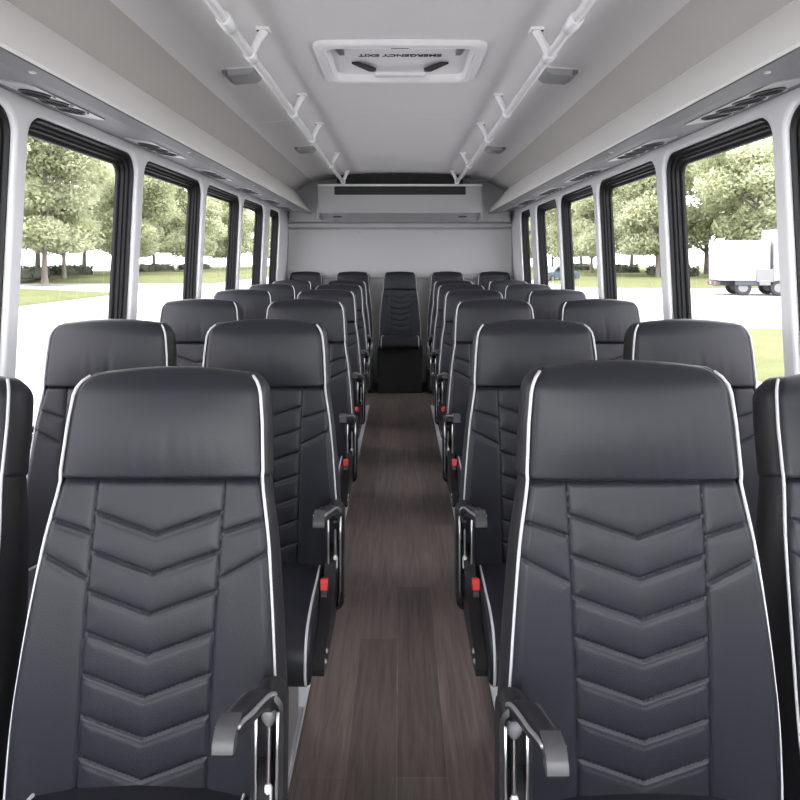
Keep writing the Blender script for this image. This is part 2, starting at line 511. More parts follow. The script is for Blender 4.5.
tm = bpy.data.meshes.new_from_object(fo.evaluated_get(dg)); COL.objects.unlink(fo); bpy.data.objects.remove(fo)
tm.materials.clear(); tm.materials.append(M_TEXT)
wx = max(v.co.x for v in tm.vertices) - min(v.co.x for v in tm.vertices)
lt = link('lettering', tm, ht, (0, -.02, .0232)); lt.scale = (.345/wx,)*2 + (1,)
# read from the seats: faces down, upside down for someone looking at the back of the bus
lt.rotation_euler = Euler((PI, 0, PI)).to_matrix().to_euler()

# ------------------------------------------------------------------ grab rails
for s, sd in ((-1,'on the side with three-hole vents'),(1,'on the side of the parked truck')):
    lab = 'long pale ceiling grab rail running along the %s of the roof hatch' % ('left' if s < 0 else 'right')
    r = thing('grab_rail', lab, 'grab rail', (s*.526, 0, 1.99), group='ceiling grab rails')
    t = MB(); t.tube([(0,.75,0),(0,5.955,0)], .0165, 16); t.build('rail_tube', M_RAIL, r)
    for y in (2.26, 3.16, 3.83, 4.90, 5.90):
        b_ = MB()
        zt = ceil_z(.485) - 1.99
        x1 = -s*.041
        b_.tube([(0,y-.01,0),(x1*.6,y+.008,zt*.6),(x1,y+.015,zt-.006)], [.016,.015,.018], 10)
        bo = b_.build('bracket', M_RAIL, r)
        c = MB(); c.box((x1-.024, y-.013, zt-.010), (x1+.024, y+.043, zt+.004), .004); c.build('mounting_plate', M_RAIL, bo)
        d = MB(); d.lathe([(0,0),(.006,0),(.005,.003),(0,.003)], 10, Matrix.Translation((x1+.017*s, y+.0, zt-.010)) @ Matrix.Rotation(PI,4,'X')); d.build('screw', M_BLACKPL, bo)
        c = MB(); c.tube([(0,y-.035,0),(0,y-.03,0),(0,y+.03,0),(0,y+.035,0)], [.0185,.0225,.0225,.0185], 16); c.build('collar', M_RAIL, bo)
    c = MB(); c.tube([(0,1.90,0),(0,1.905,0),(0,1.99,0),(0,1.995,0)], [.019,.023,.023,.019], 16); c.build('joint_sleeve', M_RAIL, r)

# ------------------------------------------------------------------ small ceiling lamps
for s in (-1,1):
    for y, word in ((2.76,'beside the roof hatch'),(4.60,'behind the roof hatch, near the back')):
        x = s*.68; z = ceil_z(x)
        l = thing('ceiling_light', 'small grey wedge-shaped lamp by the %s grab rail, %s' % ('left' if s < 0 else 'right', word), 'ceiling light', (x, y, z), group='wedge lamps on the ceiling')
        ang = s*.075
        l.rotation_euler = (0, ang, 0)
        m = MB()
        pr = [(-.08,.004),(-.068,-.016),(-.046,-.030),(.046,-.030),(.068,-.016),(.08,.004)]
        m.prism([(a, b) for a, b in pr[1:-1]] + [(.068,.004),(-.068,.004)], 'y', -.070, .070); m.build('lens', M_RIBLENS, l)
        m = MB(); m.box((-.085,-.078,-.004), (.085,.076,.003), .003); m.build('base_plate', M_WHITEPL, l)
        m = MB(); m.prism([(s*.046,-.031),(s*.070,-.017),(s*.070,-.002),(s*.046,-.002)], 'y', -.072, .072); m.build('dark_end', M_LENSDARK, l)

# ------------------------------------------------------------------ vents in the soffit
def vent(s, y, n, label):
    tilt = math.atan2(.0365, .219)
    v = thing('air_vent_panel', label, 'air vent', (s*1.035, y, 1.7475), group='vents over the windows')
    v.rotation_euler = (0, -s*tilt, 0)
    ln = .095*n/2 + .075
    m = MB(); m.prism(rrect(-.058, .058, -ln, ln, .02, 4), 'z', -.004, .002); m.build('vent_plate', M_VENTPLATE, v)
    for k in range(n):
        yy = (k-(n-1)/2)*.098
        a = MB(); a.lathe([(.045,-.003),(.046,-.007),(.040,-.010),(.036,-.006),(.0,-.005)], 22, Matrix.Translation((0,yy,0)))
        lo = a.build('louvre', M_BLACKPL, v)
        for j in (-1,0,1):
            b_ = MB(); h_ = math.sqrt(.036**2-(j*.018)**2)
            b_.box((j*.018-.003, yy-h_, -.0095), (j*.018+.003, yy+h_, -.0055)); b_.build('blade', M_BLACKMAT, lo)
        e = MB(); e.box((.046,yy-.008,-.010),(.054,yy+.008,-.003),.002); e.build('tab', M_SILVER, lo)
    return v
VY = [1.92, 2.74, 3.56, 4.39, 5.20, 5.84]
ords = ['first','second','third','fourth','fifth','sixth']
for i, y in enumerate(VY):
    vent(-1, y, 3, 'round black vents in a grey plate above the left windows, %s from the front' % ords[i])
    vent(1, y+.03, 4, 'row of black vents in a grey plate above the right windows, %s from the front' % ords[i])

# ------------------------------------------------------------------ the seat
RECL = math.radians(5.5)
SR, CR = math.sin(RECL), math.cos(RECL)
L_SEAM = .470
PIV = .455
def lean(x, d, z): return (x, z*SR + d*CR, z*CR - d*SR)

_ws = ([-.10,.02,.118,.233,.30,.381,.47,.56,.66], [.202,.2045,.203,.1945,.1885,.1805,.1650,.1600,.1495])
def phw(z): return float(np.interp(z, *_ws))
def smooth_phw(z):
    return sum(phw(z + o)*w for o, w in ((-.03,.2),(-.015,.2),(0,.2),(.015,.2),(.03,.2)))

def section_rest(w, D, bulge=.009):
    """side + back part of a cross-section (right corner -> right side -> back -> left side), d from 0"""
    pts = []
    for t in (0.06, .2, .4, .6, .8, .92):
        pts.append((w + bulge*math.sin(PI*min(t*1.15,1)), D*t))
    pts.append((w - .006, D))
    right = pts[:]
    back = [(w*k, D+.004) for k in (.8,.4,0,-.4,-.8)]
    left = [(-x, d) for x, d in reversed(pts)]
    return right + back + left

NX = 180
def backrest_mesh():
    zs = np.concatenate([np.linspace(-.095, -.01, 10), np.linspace(-.006, L_SEAM+.022, 215)])
    us = np.linspace(-1, 1, NX)
    rings = []
    vkeys = [(.4195 - .0593*k) for k in range(7)]
    for z in zs:
        w = smooth_phw(z); x = us*w
        ax = np.abs(x)
        xs = float(np.interp(z, [0,.474], [.099,.106]))
        # gentle bolsters and a lumbar swell
        d = -.010*np.clip((ax-xs)/(w-xs),0,1)**1.5*float(np.interp(z,[0,.15,.40,.474],[1,1,.5,0])) - .012*math.sin(PI*min(max(z/.48,0),1))
        edge = np.clip((ax/w-.93)/.07,0,1); d = d + .010*edge**2
        # seams
        dist = np.abs(ax - xs)
        dist2 = np.full_like(x, 1.0)
        cen = ax < xs
        for lk in vkeys:
            zl = lk - .0345*(1-ax/xs)
            dd = np.abs(z-zl)*.955
            dist = np.where(cen, np.minimum(dist, dd), dist)
            dist2 = np.where(cen, np.minimum(dist2, np.abs(z-zl+.0085)), dist2)
        for zi, zo in ((.387,.4133),(.3175,.3595)):
            t = np.clip((ax-xs)/(.185-xs),0,1.2)
            zl = zi + (zo-zi)*t
            dd = np.abs(z-zl)*.94
            dist = np.where(~cen, np.minimum(dist, dd), dist)
            dist2 = np.where(~cen, np.minimum(dist2, np.abs(z-zl+.0085)), dist2)
        puff = .0036*(1-np.exp(-dist/.008)) - .0026*np.exp(-(dist/.0020)**2)
        puff = puff - .0008*np.exp(-(dist2/.0017)**2)
        d = d - puff + .0036
        # tucked under the head roll at the top, rolled in at the foot
        if z > L_SEAM-.012: d = d + .009*min(1,((z-(L_SEAM-.012))/.014))**2
        if z < 0: d = d + .055*(z/.095)**2
        D = float(np.interp(z, [-.1,.1,.35,.474], [.11,.115,.10,.088]))
        if z < 0: D = D
        rg = [lean(xx, dd_, z) for xx, dd_ in zip(x, d)] + [lean(a, b, z) for a, b in section_rest(w, D)]
        rings.append(rg)
    mb = MB(); mb.rings(rings, True, True, True)
    n = len(rings[0]); nf = len(mb.f)-2
    mb.mi = [0 if (i % n) < NX-1 else 1 for i in range(nf)] + [1, 1]
    # corner line for the piping
    zz = [z for z in zs if -.09 < z < L_SEAM]
    line = []
    for z in zz[::6] + [zz[-1]]:
        line.append((smooth_phw(z), z))
    return mb.mesh('backrest', [M_LEATHER, M_LEATHER_SIDE], 60, fix=True), line

HT = .655; HR = .042; HRC = .034
def headrest_mesh():
    NU = 70
    us = np.linspace(-1, 1, NU)
    stations = []            # (z, dfront inset, width inset)
    z0 = L_SEAM+.001
    for t in np.linspace(0, 1, 6):                 # lower lip rolls in
        a = (1-t)*PI/2
        stations.append((z0 + .006*(1-math.sin(a)), .008*(1-math.cos(a)), .003*math.sin(a)))
    for z in np.linspace(z0+.010, HT-HR-.010, 46)[0:]:
        stations.append((z, 0.0, 0.0))
    for t in np.linspace(0.02, 1, 16):
        a = t*PI/2
        stations.append((HT-.008-HR + HR*math.sin(a), (HR+.0)*(1-math.cos(a)), HRC*(1-math.cos(a))))
    rings = []; line = []
    rng = np.random.RandomState(4)
    ph = rng.rand(6)*6.28
    for z, di, wi in stations:
        w = phw(z) + .0025 - wi
        x = us*w; ax = np.abs(us)
        D = .090
        t = (z-L_SEAM)/(HT-L_SEAM)
        d = np.full(NU, di) - .016*(1-ax**2.6)*(math.sin(PI*min(t*1.0+.12,1))**.8) - .003
        edge = np.clip((ax-.93)/.07,0,1); d = d + .007*edge**2
        # soft creases above the seam
        fade = math.exp(-((t-.26)/.22)**2)
        cr = (np.sin(us*24+ph[0])*.5 + np.sin(us*41+ph[1]+t*3)*.35 + np.sin(us*13+ph[2]+t*2)*.5)
        d = d + .00095*fade*np.exp(-(us/.55)**2)*cr
        zz = z + .010*(1-us**2)*max(0, (t-.35)/.65)**1.5
        d0 = min(di, D/2)
        rg = []
        for k in range(NU):
            rg.append(lean(float(x[k]), float(d[k]), float(zz[k])))
        Db = D - (di if z > .6 else 0)
        rest = section_rest(w, max(Db - d0, .004), .011 if di < .03 else .004)
        for a, b in rest:
            uu = a/w
            rg.append(lean(a, d0 + b, z + .010*(1-min(1,abs(uu))**2)*max(0,(t-.35)/.65)**1.5))
        rings.append(rg)
        line.append((w, d0, z, D))
    mb = MB(); mb.rings(rings, True, True, True)
    n = len(rings[0]); nf = len(mb.f)-2
    mb.mi = [0 if (i % n) < NU-1 else (1 if (i//n) < len(rings)-17 else 0) for i in range(nf)] + [1, 0]
    return mb.mesh('headrest', [M_LEATHER, M_LEATHER_SIDE], 60), line

ME_BACK, BACK_LINE = backrest_mesh()
ME_HEAD, HEAD_LINE = headrest_mesh()

def back_piping(s):
    pts = []
    for w, z in BACK_LINE:
        pts.append(lean(s*(w+.0015), -.0075*math.sin(PI*min(max(z/.48,0),1)) + (.045*(z/.095)**2 if z < 0 else 0) + .002, z))
    for w, d0, z, D in HEAD_LINE[4:-6:3]:
        pts.append(lean(s*(w+.0015), d0 - .0005, z))
    return MB().tube(pts, .0027, 8).mesh('piping', M_PIPING, 180)
ME_PIPE = {s: back_piping(s) for s in (-1,1)}

# cushion
CUSH = [(y*1.13 if y < 0 else y, z*1.08 if z < -.03 else z) for y, z in [(.060,-.004),(.0,.002),(-.06,.012),(-.14,.024),(-.22,.034),(-.275,.036),(-.310,.028),(-.332,.008),(-.342,-.020),(-.340,-.048),(-.325,-.068),(-.295,-.076),(-.15,-.078),(.060,-.080)]]
def cush_profile(sub=4):
    p = CUSH; out = []
    n = len(p)
    for i in range(n-1):
        p0 = p[max(i-1,0)]; p1 = p[i]; p2 = p[i+1]; p3 = p[min(i+2,n-1)]
        for k in range(sub):
            t = k/sub
            out.append(tuple(.5*((2*p1[j]) + (-p0[j]+p2[j])*t + (2*p0[j]-5*p1[j]+4*p2[j]-p3[j])*t*t + (-p0[j]+3*p1[j]-3*p2[j]+p3[j])*t**3) for j in (0,1)))
    out.append(p[-1])
    return out
CP = cush_profile()
def cw(y): return float(np.interp(y, [-.385,-.13,.06], [.174,.163,.154]))
def cushion_mesh():
    c = (-.14,-.025)
    st = [(-1.0,.018,.012),(-1.0,.006,.008),(-1.0,0.0,0.0)] + [(u,0,0) for u in np.linspace(-.96,.96,23)] + [(1.0,0,0),(1.0,.006,.008),(1.0,.018,.012)]
    rings = []
    for i, (u, shrink, out) in enumerate(st):
        rg = []
        for y, z in CP:
            yy = y + (c[0]-y)*shrink*2; zz = z + (c[1]-z)*shrink*4
            sg = -1 if u < 0 else 1
            x = u*cw(y) + (sg*out if abs(u) == 1.0 else 0)
            crown = .012*(1-abs(u)**2.2) if out == 0 else 0
            if z > -.05: zz += crown*max(0, min(1, (z+.05)/.05)); yy -= crown*.4*max(0, min(1, (-y-.25)/.08))
            rg.append((x, yy, zz))
        rings.append(rg)
    return MB().rings(rings).mesh('seat_cushion', M_LEATHER, 60)
ME_CUSH = cushion_mesh()
def cush_pipe(s):
    pts = [(s*(cw(y)+.003), y, z+.002) for y, z in CP[:len(CP)-10:2]]
    return MB().tube(pts, .0029, 8).mesh('cushion_piping', M_PIPING, 180)
ME_CPIPE = {s: cush_pipe(s) for s in (-1,1)}

# armrest with its pod, trim and cap; aisle side = +x, mirrored for the other side
def mirror(me, s, name):
    if s > 0: return me
    m2 = me.copy(); m2.name = name
    m2.transform(Matrix.Diagonal((-1,1,1,1))); m2.flip_normals()
    return m2
AX0 = .196
def arm_meshes():
    path = [(-.020,.085,.030),(-.030,.130,.034),(-.042,.162,.036),(-.064,.184,.036),(-.095,.197,.035),(-.130,.206,.033),(-.165,.214,.031),(-.195,.222,.027),(-.215,.225,.0255)]
    # smooth
    P = []
    for i in range(len(path)-1):
        for k in range(4):
            t = k/4
            p0 = path[max(i-1,0)]; p1 = path[i]; p2 = path[i+1]; p3 = path[min(i+2,len(path)-1)]
            P.append(tuple(.5*((2*p1[j]) + (-p0[j]+p2[j])*t + (2*p0[j]-5*p1[j]+4*p2[j]-p3[j])*t*t + (-p0[j]+3*p1[j]-3*p2[j]+p3[j])*t**3) for j in range(3)))
    P.append(path[-1])
    def xo(y): return AX0 - .012*max(0, (-y-.06)/.17)     # swings slightly inboard
    rings = []; tl = []; tr = []
    for i, (y, z, w) in enumerate(P):
        a = P[max(i-1,0)]; b = P[min(i+1,len(P)-1)]
        ty, tz = b[0]-a[0], b[1]-a[1]; l = math.hypot(ty, tz); ty /= l; tz /= l
        ny, nz = tz, -ty                      # outward (up/back) normal
        if nz < 0 and False: ny, nz = -ny, -nz
        th = .021; x = xo(y); h = w/2
        cs = [(-h*.80,.0),(-h,-.004),(-h,-th+.005),(-h*.75,-th),(h*.75,-th),(h,-th+.005),(h,-.004),(h*.80,.0),(h*.4,.0022),(-h*.4,.0022)]
        rings.append([(x+cx, y+ny*cn, z+nz*cn) for cx, cn in cs])
        tl.append((x-h-.0006, y+ny*-.003, z+nz*-.003)); tr.append((x+h+.0006, y+ny*-.003, z+nz*-.003))
    arm = MB().rings(rings).mesh('armrest', M_BLACKPL, 45)
    trim = MB().tube(tl, .0016, 6).tube(tr, .0016, 6)
    for q in (0, 1): pass
    t1 = MB().tube(tl, .0018, 6).mesh('edge_trim', M_SILVER, 180)
    t2 = MB().tube(tr, .0030, 6).mesh('edge_trim', M_SATIN, 180)
    # cap: sloping end face
    y, z, w = P[-1]; x = xo(y); h = w/2
    cap = MB()
    e = [[(x-h*k, y+.024, z+.0042), (x+h*k, y+.024, z+.0042)] for k in (1.0,)]
    prof = [(.020,.0030),(-.006,.0030),(-.014,-.002),(-.020,-.014),(-.021,-.022),(-.016,-.025),(-.010,-.024),(.0,-.021)]
    cap.prism([(y+a, z+b) for a, b in prof], 'x', x-h, x+h)
    cp = cap.mesh('armrest_cap', M_GREYCAP, 40)
    lip = MB(); lip.prism([(y+a, z+b) for a, b in [(-.0195,-.0225),(-.016,-.028),(-.008,-.031),(.008,-.026),(.0,-.018)]], 'x', x-h*.97, x+h*.97)
    lp = lip.mesh('cap_underside', M_BLACKMAT, 40)
    # pod: an upright rounded frame under the arm
    def slot(hw_, zt, zb, n=10):
        pts = [(hw_*math.cos(t), zt-hw_+hw_*math.sin(t)) for t in np.linspace(0, PI, n)]
        pts += [(hw_*math.cos(t), zb+hw_+hw_*math.sin(t)) for t in np.linspace(PI, 2*PI, n)]
        return pts
    o_, i_ = slot(.0235,.183,-.085), slot(.0180,.175,-.075)
    pod = MB()
    ring = []
    for pts, y_ in ((o_,-.012),(o_,-.055),(i_,-.058),(i_,-.020)):
        ring.append([(AX0+.008+a, y_ , b) for a, b in pts])
    pod.rings(ring, True, True, True)
    podm = pod.mesh('hinge_pod', M_BLACKPL, 40)
    st = []
    for k, (xx, r) in enumerate(((-.0155,.0022),(.0155,.0022))):
        st.append(MB().tube([(AX0+.008+xx,-.0585,.158),(AX0+.008+xx,-.0595,.10),(AX0+.008+xx*.95,-.0595,-.03),(AX0+.008+xx*.7,-.058,-.068)], r, 6).mesh('chrome_strip', M_SILVER, 180))
    kn = MB().lathe([(0,.012),(.006,.011),(.011,.006),(.0125,0),(.011,-.008),(.006,-.016),(0,-.019)], 14, Matrix.Translation((AX0+.009,-.046,.150))).mesh('pivot_knob', M_KNOB, 60)
    rod = MB().tube([(AX0+.009,-.046,.132),(AX0+.009,-.046,.05)], .0036, 8).mesh('gas_rod', M_SILVER, 60)
    tip = MB().tube([(AX0+.009,-.047,.052),(AX0+.009,-.047,.047),(AX0+.009,-.047,.022),(AX0+.009,-.047,.018)], [.004,.0065,.0065,.004], 8).mesh('rod_tip', M_RAIL, 60)
    # side shield along the cushion
    sh = [(.05,.12),(.0,.10),(-.05,.045),(-.10,.004),(-.16,-.012),(-.23,-.034),(-.295,-.050),(-.322,-.068),(-.318,-.084),(-.28,-.094),(.05,-.096)]
    sm = MB().prism(sh, 'x', AX0-.016, AX0+.012).mesh('side_shield', M_BLACKPL, 40)
    stud = [MB().lathe([(0,0),(.006,0),(.005,.003),(0,.004)], 10, Matrix.Translation((AX0+.012, y, z)) @ Matrix.Rotation(PI/2,4,'Y')).mesh('stud', M_SATIN, 50) for y, z in ((-.295,-.066),(-.275,-.056))]
    # belt buckle
    bk_ = MB().box((-.010,-.010,-.034),(.010,.010,.016),.003, M=Matrix.Translation((AX0-.010,-.125,.012)) @ Matrix.Rotation(-.25,4,'X')).mesh('belt_buckle', M_BLACKPL, 40)
    red = MB().box((-.009,-.0125,-.008),(.009,.008,.0185),.002, M=Matrix.Translation((AX0-.010,-.125,.012)) @ Matrix.Rotation(-.25,4,'X')).mesh('release_button', M_RED, 40)
    return dict(arm=arm, t1=t1, t2=t2, cap=cp, lip=lp, pod=podm, st=st, kn=kn, rod=rod, tip=tip, sh=sm, stud=stud, bk=bk_, red=red)
ARM = arm_meshes()
ARMS = {1: ARM}
ARMS[-1] = {k: ([mirror(x, -1, x.name) for x in v] if isinstance(v, list) else mirror(v, -1, v.name)) for k, v in ARM.items()}

def pan_mesh():
    m = MB(); m.box((-.155,-.29,-.105),(.178,.08,-.079),.01)
    return m.mesh('seat_pan', M_BLACKPL, 40)
ME_PAN = pan_mesh()
def leg_mesh(x, h):
    m = MB()
    m.prism([(-.16,-.105),(.05,-.105),(.03,-h+.02),(-.14,-h+.02)], 'x', x-.012, x+.012)
    m.box((x-.02,-.20,-h+.0165),(x+.02,.08,-h+.03),.003)
    return m.mesh('leg', M_SATIN, 40)
ME_LEG = {x: leg_mesh(x, PIV) for x in (-.145,.085)}
ME_LEG2 = {x: leg_mesh(x, PIV) for x in (-.085,.145)}
def bench_skirt(h):
    m = MB(); m.box((-.213,-.30,-h),(.213,-.26,-.08),.006); m.box((-.213,-.262,-h),(.213,.05,-.10))
    return m.mesh('base_panel', M_BLACKMAT, 40)

def make_seat(aisle, bench=False, buckle_side=None):
    """aisle: +1 / -1 the side its armrest is on, 0 none"""
    piv = PIV + (.05 if bench else 0)
    r = thing('bus_seat', 'seat', 'seat', (0,0,0))
    b = link('backrest', ME_BACK, r, (0,0,piv))
    h = link('headrest', ME_HEAD, b)
    for s in (-1,1):
        p = link('piping', ME_PIPE[s], b); p['label'] = 'white piping'
    c = link('seat_cushion', ME_CUSH, r, (0,0,piv))
    for s in (-1,1):
        p = link('cushion_piping', ME_CPIPE[s], c); p['label'] = 'white piping'
    link('seat_pan', ME_PAN, r, (0,0,piv))
    if bench:
        link('base_panel', bench_skirt(piv), r, (0,0,piv))
    else:
        for me in (ME_LEG if aisle >= 0 else ME_LEG2).values(): link('leg', me, r, (0,0,piv))
    if aisle:
        A = ARMS[aisle]
        a = link('armrest', A['arm'], r, (0,0,piv))
        link('edge_trim', A['t1'], a); link('edge_trim', A['t2'], a)
        o = link('armrest_cap', A['cap'], a); o['label'] = 'grey armrest end cap'
        link('cap_underside', A['lip'], a)
        p = link('hinge_pod', A['pod'], r, (0,0,piv))
        for me in A['st']: link('chrome_strip', me, p)
        link('pivot_knob', A['kn'], p); link('gas_rod', A['rod'], p); link('rod_tip', A['tip'], p)
        sh = link('side_shield', A['sh'], r, (0,0,piv))
        for me in A['stud']: link('stud', me, sh)
        k = link('belt_buckle', A['bk'], r, (0,0,piv))
        o = link('release_button', A['red'], k); o['label'] = 'red release button'
    return r

SEAM_DY = L_SEAM*SR
ROWY = [1.005, 1.745, 2.69, 3.59, 4.44, 5.28]
AIX = [.368, .372, .400, .418, .428, .445]
WIX = [.805, .803, .848, .888, .895, .898]
ORD = ['first','second','third','fourth','fifth','sixth']
protos = {}
for i in range(6):
    for s in (-1, 1):
        for kind in ('aisle','window'):
            key = (s, kind)
            side = 'left' if s < 0 else 'right'
            if key not in protos:
                r = protos[key] = make_seat((-s) if kind == 'aisle' else 0)
            else:
                r = copy_tree(protos[key])
            x = s*(AIX[i] if kind == 'aisle' else WIX[i])
            yj = ROWY[i] - SEAM_DY
            if i == 0 and kind == 'aisle' and s < 0: x = -.396; yj += .012
            if i == 0 and kind == 'window': x = -.848 if s < 0 else .822; yj = .965
            r.location = (x, yj, 0)
            r['group'] = 'seats along the aisle' if kind == 'aisle' else 'seats along the windows'
            if kind == 'aisle':
                r['label'] = 'black quilted seat with an armrest, %s row, %s of the aisle' % (ORD[i], side)
            else:
                r['label'] = 'black quilted seat by the %s-side windows, %s row from the front' % (side, ORD[i])
            r['row'] = i
for o in COL.objects:
    if o.get('row') is not None:
        i = o['row']; del o['row']
        if i == 0 and o.location.x > -.45 and o.location.x < 0:      # this one is reclined further
            for ch in o.children:
                if ch.name.startswith('backrest'): ch.rotation_euler.x = -math.radians(5.5); ch.location.z -= .010
                if ch.name.startswith('armrest'): ch.rotation_euler.x = -math.radians(6.2)
                if ch.name.startswith('hinge_pod'): ch.rotation_euler.x = -math.radians(4.0)
        if i == 0 and 0 < o.location.x < .45:
            for ch in o.children:
                if ch.name.startswith('armrest'): ch.rotation_euler.x = -math.radians(4.0)
        if i == 0 and abs(o.location.x) > .6:
            for ch in o.children:
                if ch.name.startswith('backrest'): ch.rotation_euler.x = -math.radians(10.0); ch.location.z -= .012
bench = None
for x, where in ((0,'in the middle, facing down the aisle'),(-.478,'just left of the middle'),(.478,'just right of the middle'),(-.955,'in the left corner'),(.955,'in the right corner')):
    if bench is None: bench = make_seat(0, True); r = bench
    else: r = copy_tree(bench)
    r.location = (x, 6.45-SEAM_DY, 0)
    r['group'] = 'seats of the back row'
    r['label'] = 'black seat of the back row, %s' % where

# floor tracks the seats stand on
for s in (-1, 1):
    for x, w in ((.297,'next to the aisle'),(.90,'next to the wall')):
        t = thing('seat_track', 'bright aluminium seat track on the %s floor, %s' % ('left' if s < 0 else 'right', w), 'seat track', (s*x, 0, 0), group='seat tracks on the floor')
        m = MB(); m.prism([(-.030,0),(-.030,.012),(-.012,.014),(-.010,.006),(.010,.006),(.012,.014),(.030,.012),(.030,0)], 'y', -.4, 5.55)
        m.build('track_channel', M_ALU, t, angle=25)

# ------------------------------------------------------------------ outside
GZ = -.80
g = MB(); g.box((-160,-40,GZ-.3),(160,320,GZ)); struct(g.build('ground', M_CONC))
def lawn(poly_x, y0, y1, name, ny=24, seed=1):
    """poly_x: [(x, z)...] profile across, extruded along y with a little unevenness"""
    rnd = random.Random(seed)
    mb = MB(); rings = []
    for j in range(ny+1):
        y = lerp(y0, y1, j/ny)
        k0 = min(1, j/2, (ny-j)/2)
        rings.append([(x, y, GZ-.02 + (z-GZ+.02)*k0 + (rnd.uniform(-.012,.012) if 0 < k < len(poly_x)-1 else 0)) for k, (x, z) in enumerate(poly_x)])
    mb.rings(rings, False, False, False)
    o = mb.build(name, M_GRASS, angle=180)
    # soil body under the sheet so that it has depth
    return struct(o)
LP = [(-17,GZ-.02),(-17.05,GZ+.10),(-20,GZ+.22),(-23,GZ+.36),(-26,GZ+.47),(-30,GZ+.52),(-44,GZ+.55),(-44.1,GZ-.02)]
lawn(LP, 8, 41.5, 'lawn_1', seed=1)
lawn([(x+.6,z) for x, z in LP], 56, 170, 'lawn_2', 40, 2)
RP = [(13.5,GZ-.02),(13.6,GZ+.10),(18,GZ+.24),(23,GZ+.40),(30,GZ+.50),(60,GZ+.55),(60.1,GZ-.02)]
lawn(RP, 46.5, 170, 'lawn_3', 40, 3)
lawn([(5.75,GZ-.02),(5.8,GZ+.10),(8,GZ+.14),(14,GZ+.14),(14.1,GZ-.02)], 4, 19.5, 'lawn_4', 20, 4)
kb = MB(); kb.prism([(5.45,GZ),(5.45,GZ+.10),(5.75,GZ+.13),(5.78,GZ)], 'y', 3.5, 19.8)
struct(kb.build('kerb', M_KERB))

def tree_meshes(seed, H=14.0, leaf_n=20000):
    rnd = random.Random(seed); rs = np.random.RandomState(seed)
    tr = MB()
    tr.tube([(0,0,-.3),(0,0,.2),(rnd.uniform(-.1,.1),0,1.8),(rnd.uniform(-.3,.3),rnd.uniform(-.2,.2),5.0),(0,0,9.0)], [.30,.21,.17,.13,.05], 9)
    cents = []
    for k in range(26):
        a = rnd.uniform(0, 2*PI); h = rnd.uniform(2.6, H-1.5)
        env = 4.8*math.sin(PI*min(1, max(.08, (h-1.0)/(H+.6))))**.6
        rad = env*rnd.uniform(.25,.92)
        c = (rad*math.cos(a), rad*math.sin(a), h); cents.append((c, rnd.uniform(1.3,2.2)))
        if k % 2 == 0:
            tr.tube([(0,0,max(1.7,h-2.2)),(c[0]*.5,c[1]*.5,h-.8),(c[0]*.9,c[1]*.9,h)], [.10,.06,.02], 5)
    cv = []; cf = []
    for i in range(leaf_n):
        (cx,cy,cz), R = cents[i % len(cents)]
        v = rs.normal(size=3); v /= np.linalg.norm(v)
        rr = R*(rs.rand()**.45)
        p = np.array((cx,cy,cz)) + v*rr*np.array((1,1,.72))
        if p[2] < 2.0: p[2] = 2.0 + rs.rand()*.6
        n = rs.normal(size=3) + v*.6 + np.array((0,0,.5)); n /= np.linalg.norm(n)
        t = np.cross(n, rs.normal(size=3)); t /= np.linalg.norm(t); b = np.cross(n, t)
        s = rs.uniform(.10,.21)
        o = len(cv)
        cv += [tuple(p-t*s*1.2), tuple(p+b*s*.55), tuple(p+t*s*1.2), tuple(p-b*s*.55)]
        cf.append((o,o+1,o+2,o+3))
    cr = MB(); cr.add(cv, cf)
    return tr.mesh('trunk', M_BARK, 60), cr.mesh('crown', M_LEAF, 180, fix=False)
TREES = [tree_meshes(11), tree_meshes(23, 13.0), tree_meshes(37, 15.0)]
def place_tree(k, x, y, z, rz, sc, label, group):
    tm_, cm_ = TREES[k % 3]
    t = thing('tree', label, 'tree', (x, y, z), group)
    t.rotation_euler = (0,0,rz); t.scale = (sc,sc,sc)
    link('trunk', tm_, t); link('crown', cm_, t)
rnd = random.Random(5)
NTH = ['first','second','third','fourth','fifth','sixth','seventh','eighth','ninth','tenth','eleventh','twelfth','thirteenth','fourteenth','fifteenth','sixteenth']
LT = [(-29,27),(-28.5,36.5),(-28.3,51),(-31.5,60),(-29,68),(-32,78),(-29,87),(-32,97),(-28.5,106),(-31,118),(-29,130),(-31,146)]
for k, (x, y) in enumerate(LT):
    place_tree(k, x, y, GZ+.5, rnd.uniform(0,6.28), rnd.uniform(.92,1.12), 'pale green tree beyond the lawn outside the left windows, %s along the row' % NTH[k], 'trees outside the left windows')
LT2 = [(-38,30),(-39,40),(-38,49),(-39,58),(-38.5,68),(-39,79),(-38,90),(-40,104),(-39,122)]
for k, (x, y) in enumerate(LT2):
    place_tree(k+1, x, y, GZ+.5, rnd.uniform(0,6.28), rnd.uniform(1.2,1.4), 'taller tree standing behind the first row outside the left windows, %s along' % NTH[k], 'rear trees outside the left windows')
RT = [(48,44),(37,50),(30.5,54),(25,62),(23,72),(24.5,82),(23.5,93),(25,105),(23.5,117),(25,131)]
for k, (x, y) in enumerate(RT):
    place_tree(k+2, x, y, GZ+.45, rnd.uniform(0,6.28), rnd.uniform(.95,1.12), 'pale green tree beyond the lawn outside the right windows, %s along the row' % NTH[k], 'trees outside the right windows')
RT2 = [(54,57),(45,60),(38,63),(34,71),(33,82),(34,94),(33,106),(34,120)]
for k, (x, y) in enumerate(RT2):
    place_tree(k, x, y, GZ+.5, rnd.uniform(0,6.28), rnd.uniform(1.2,1.4), 'taller tree standing behind the first row outside the right windows, %s along' % NTH[k], 'rear trees outside the right windows')

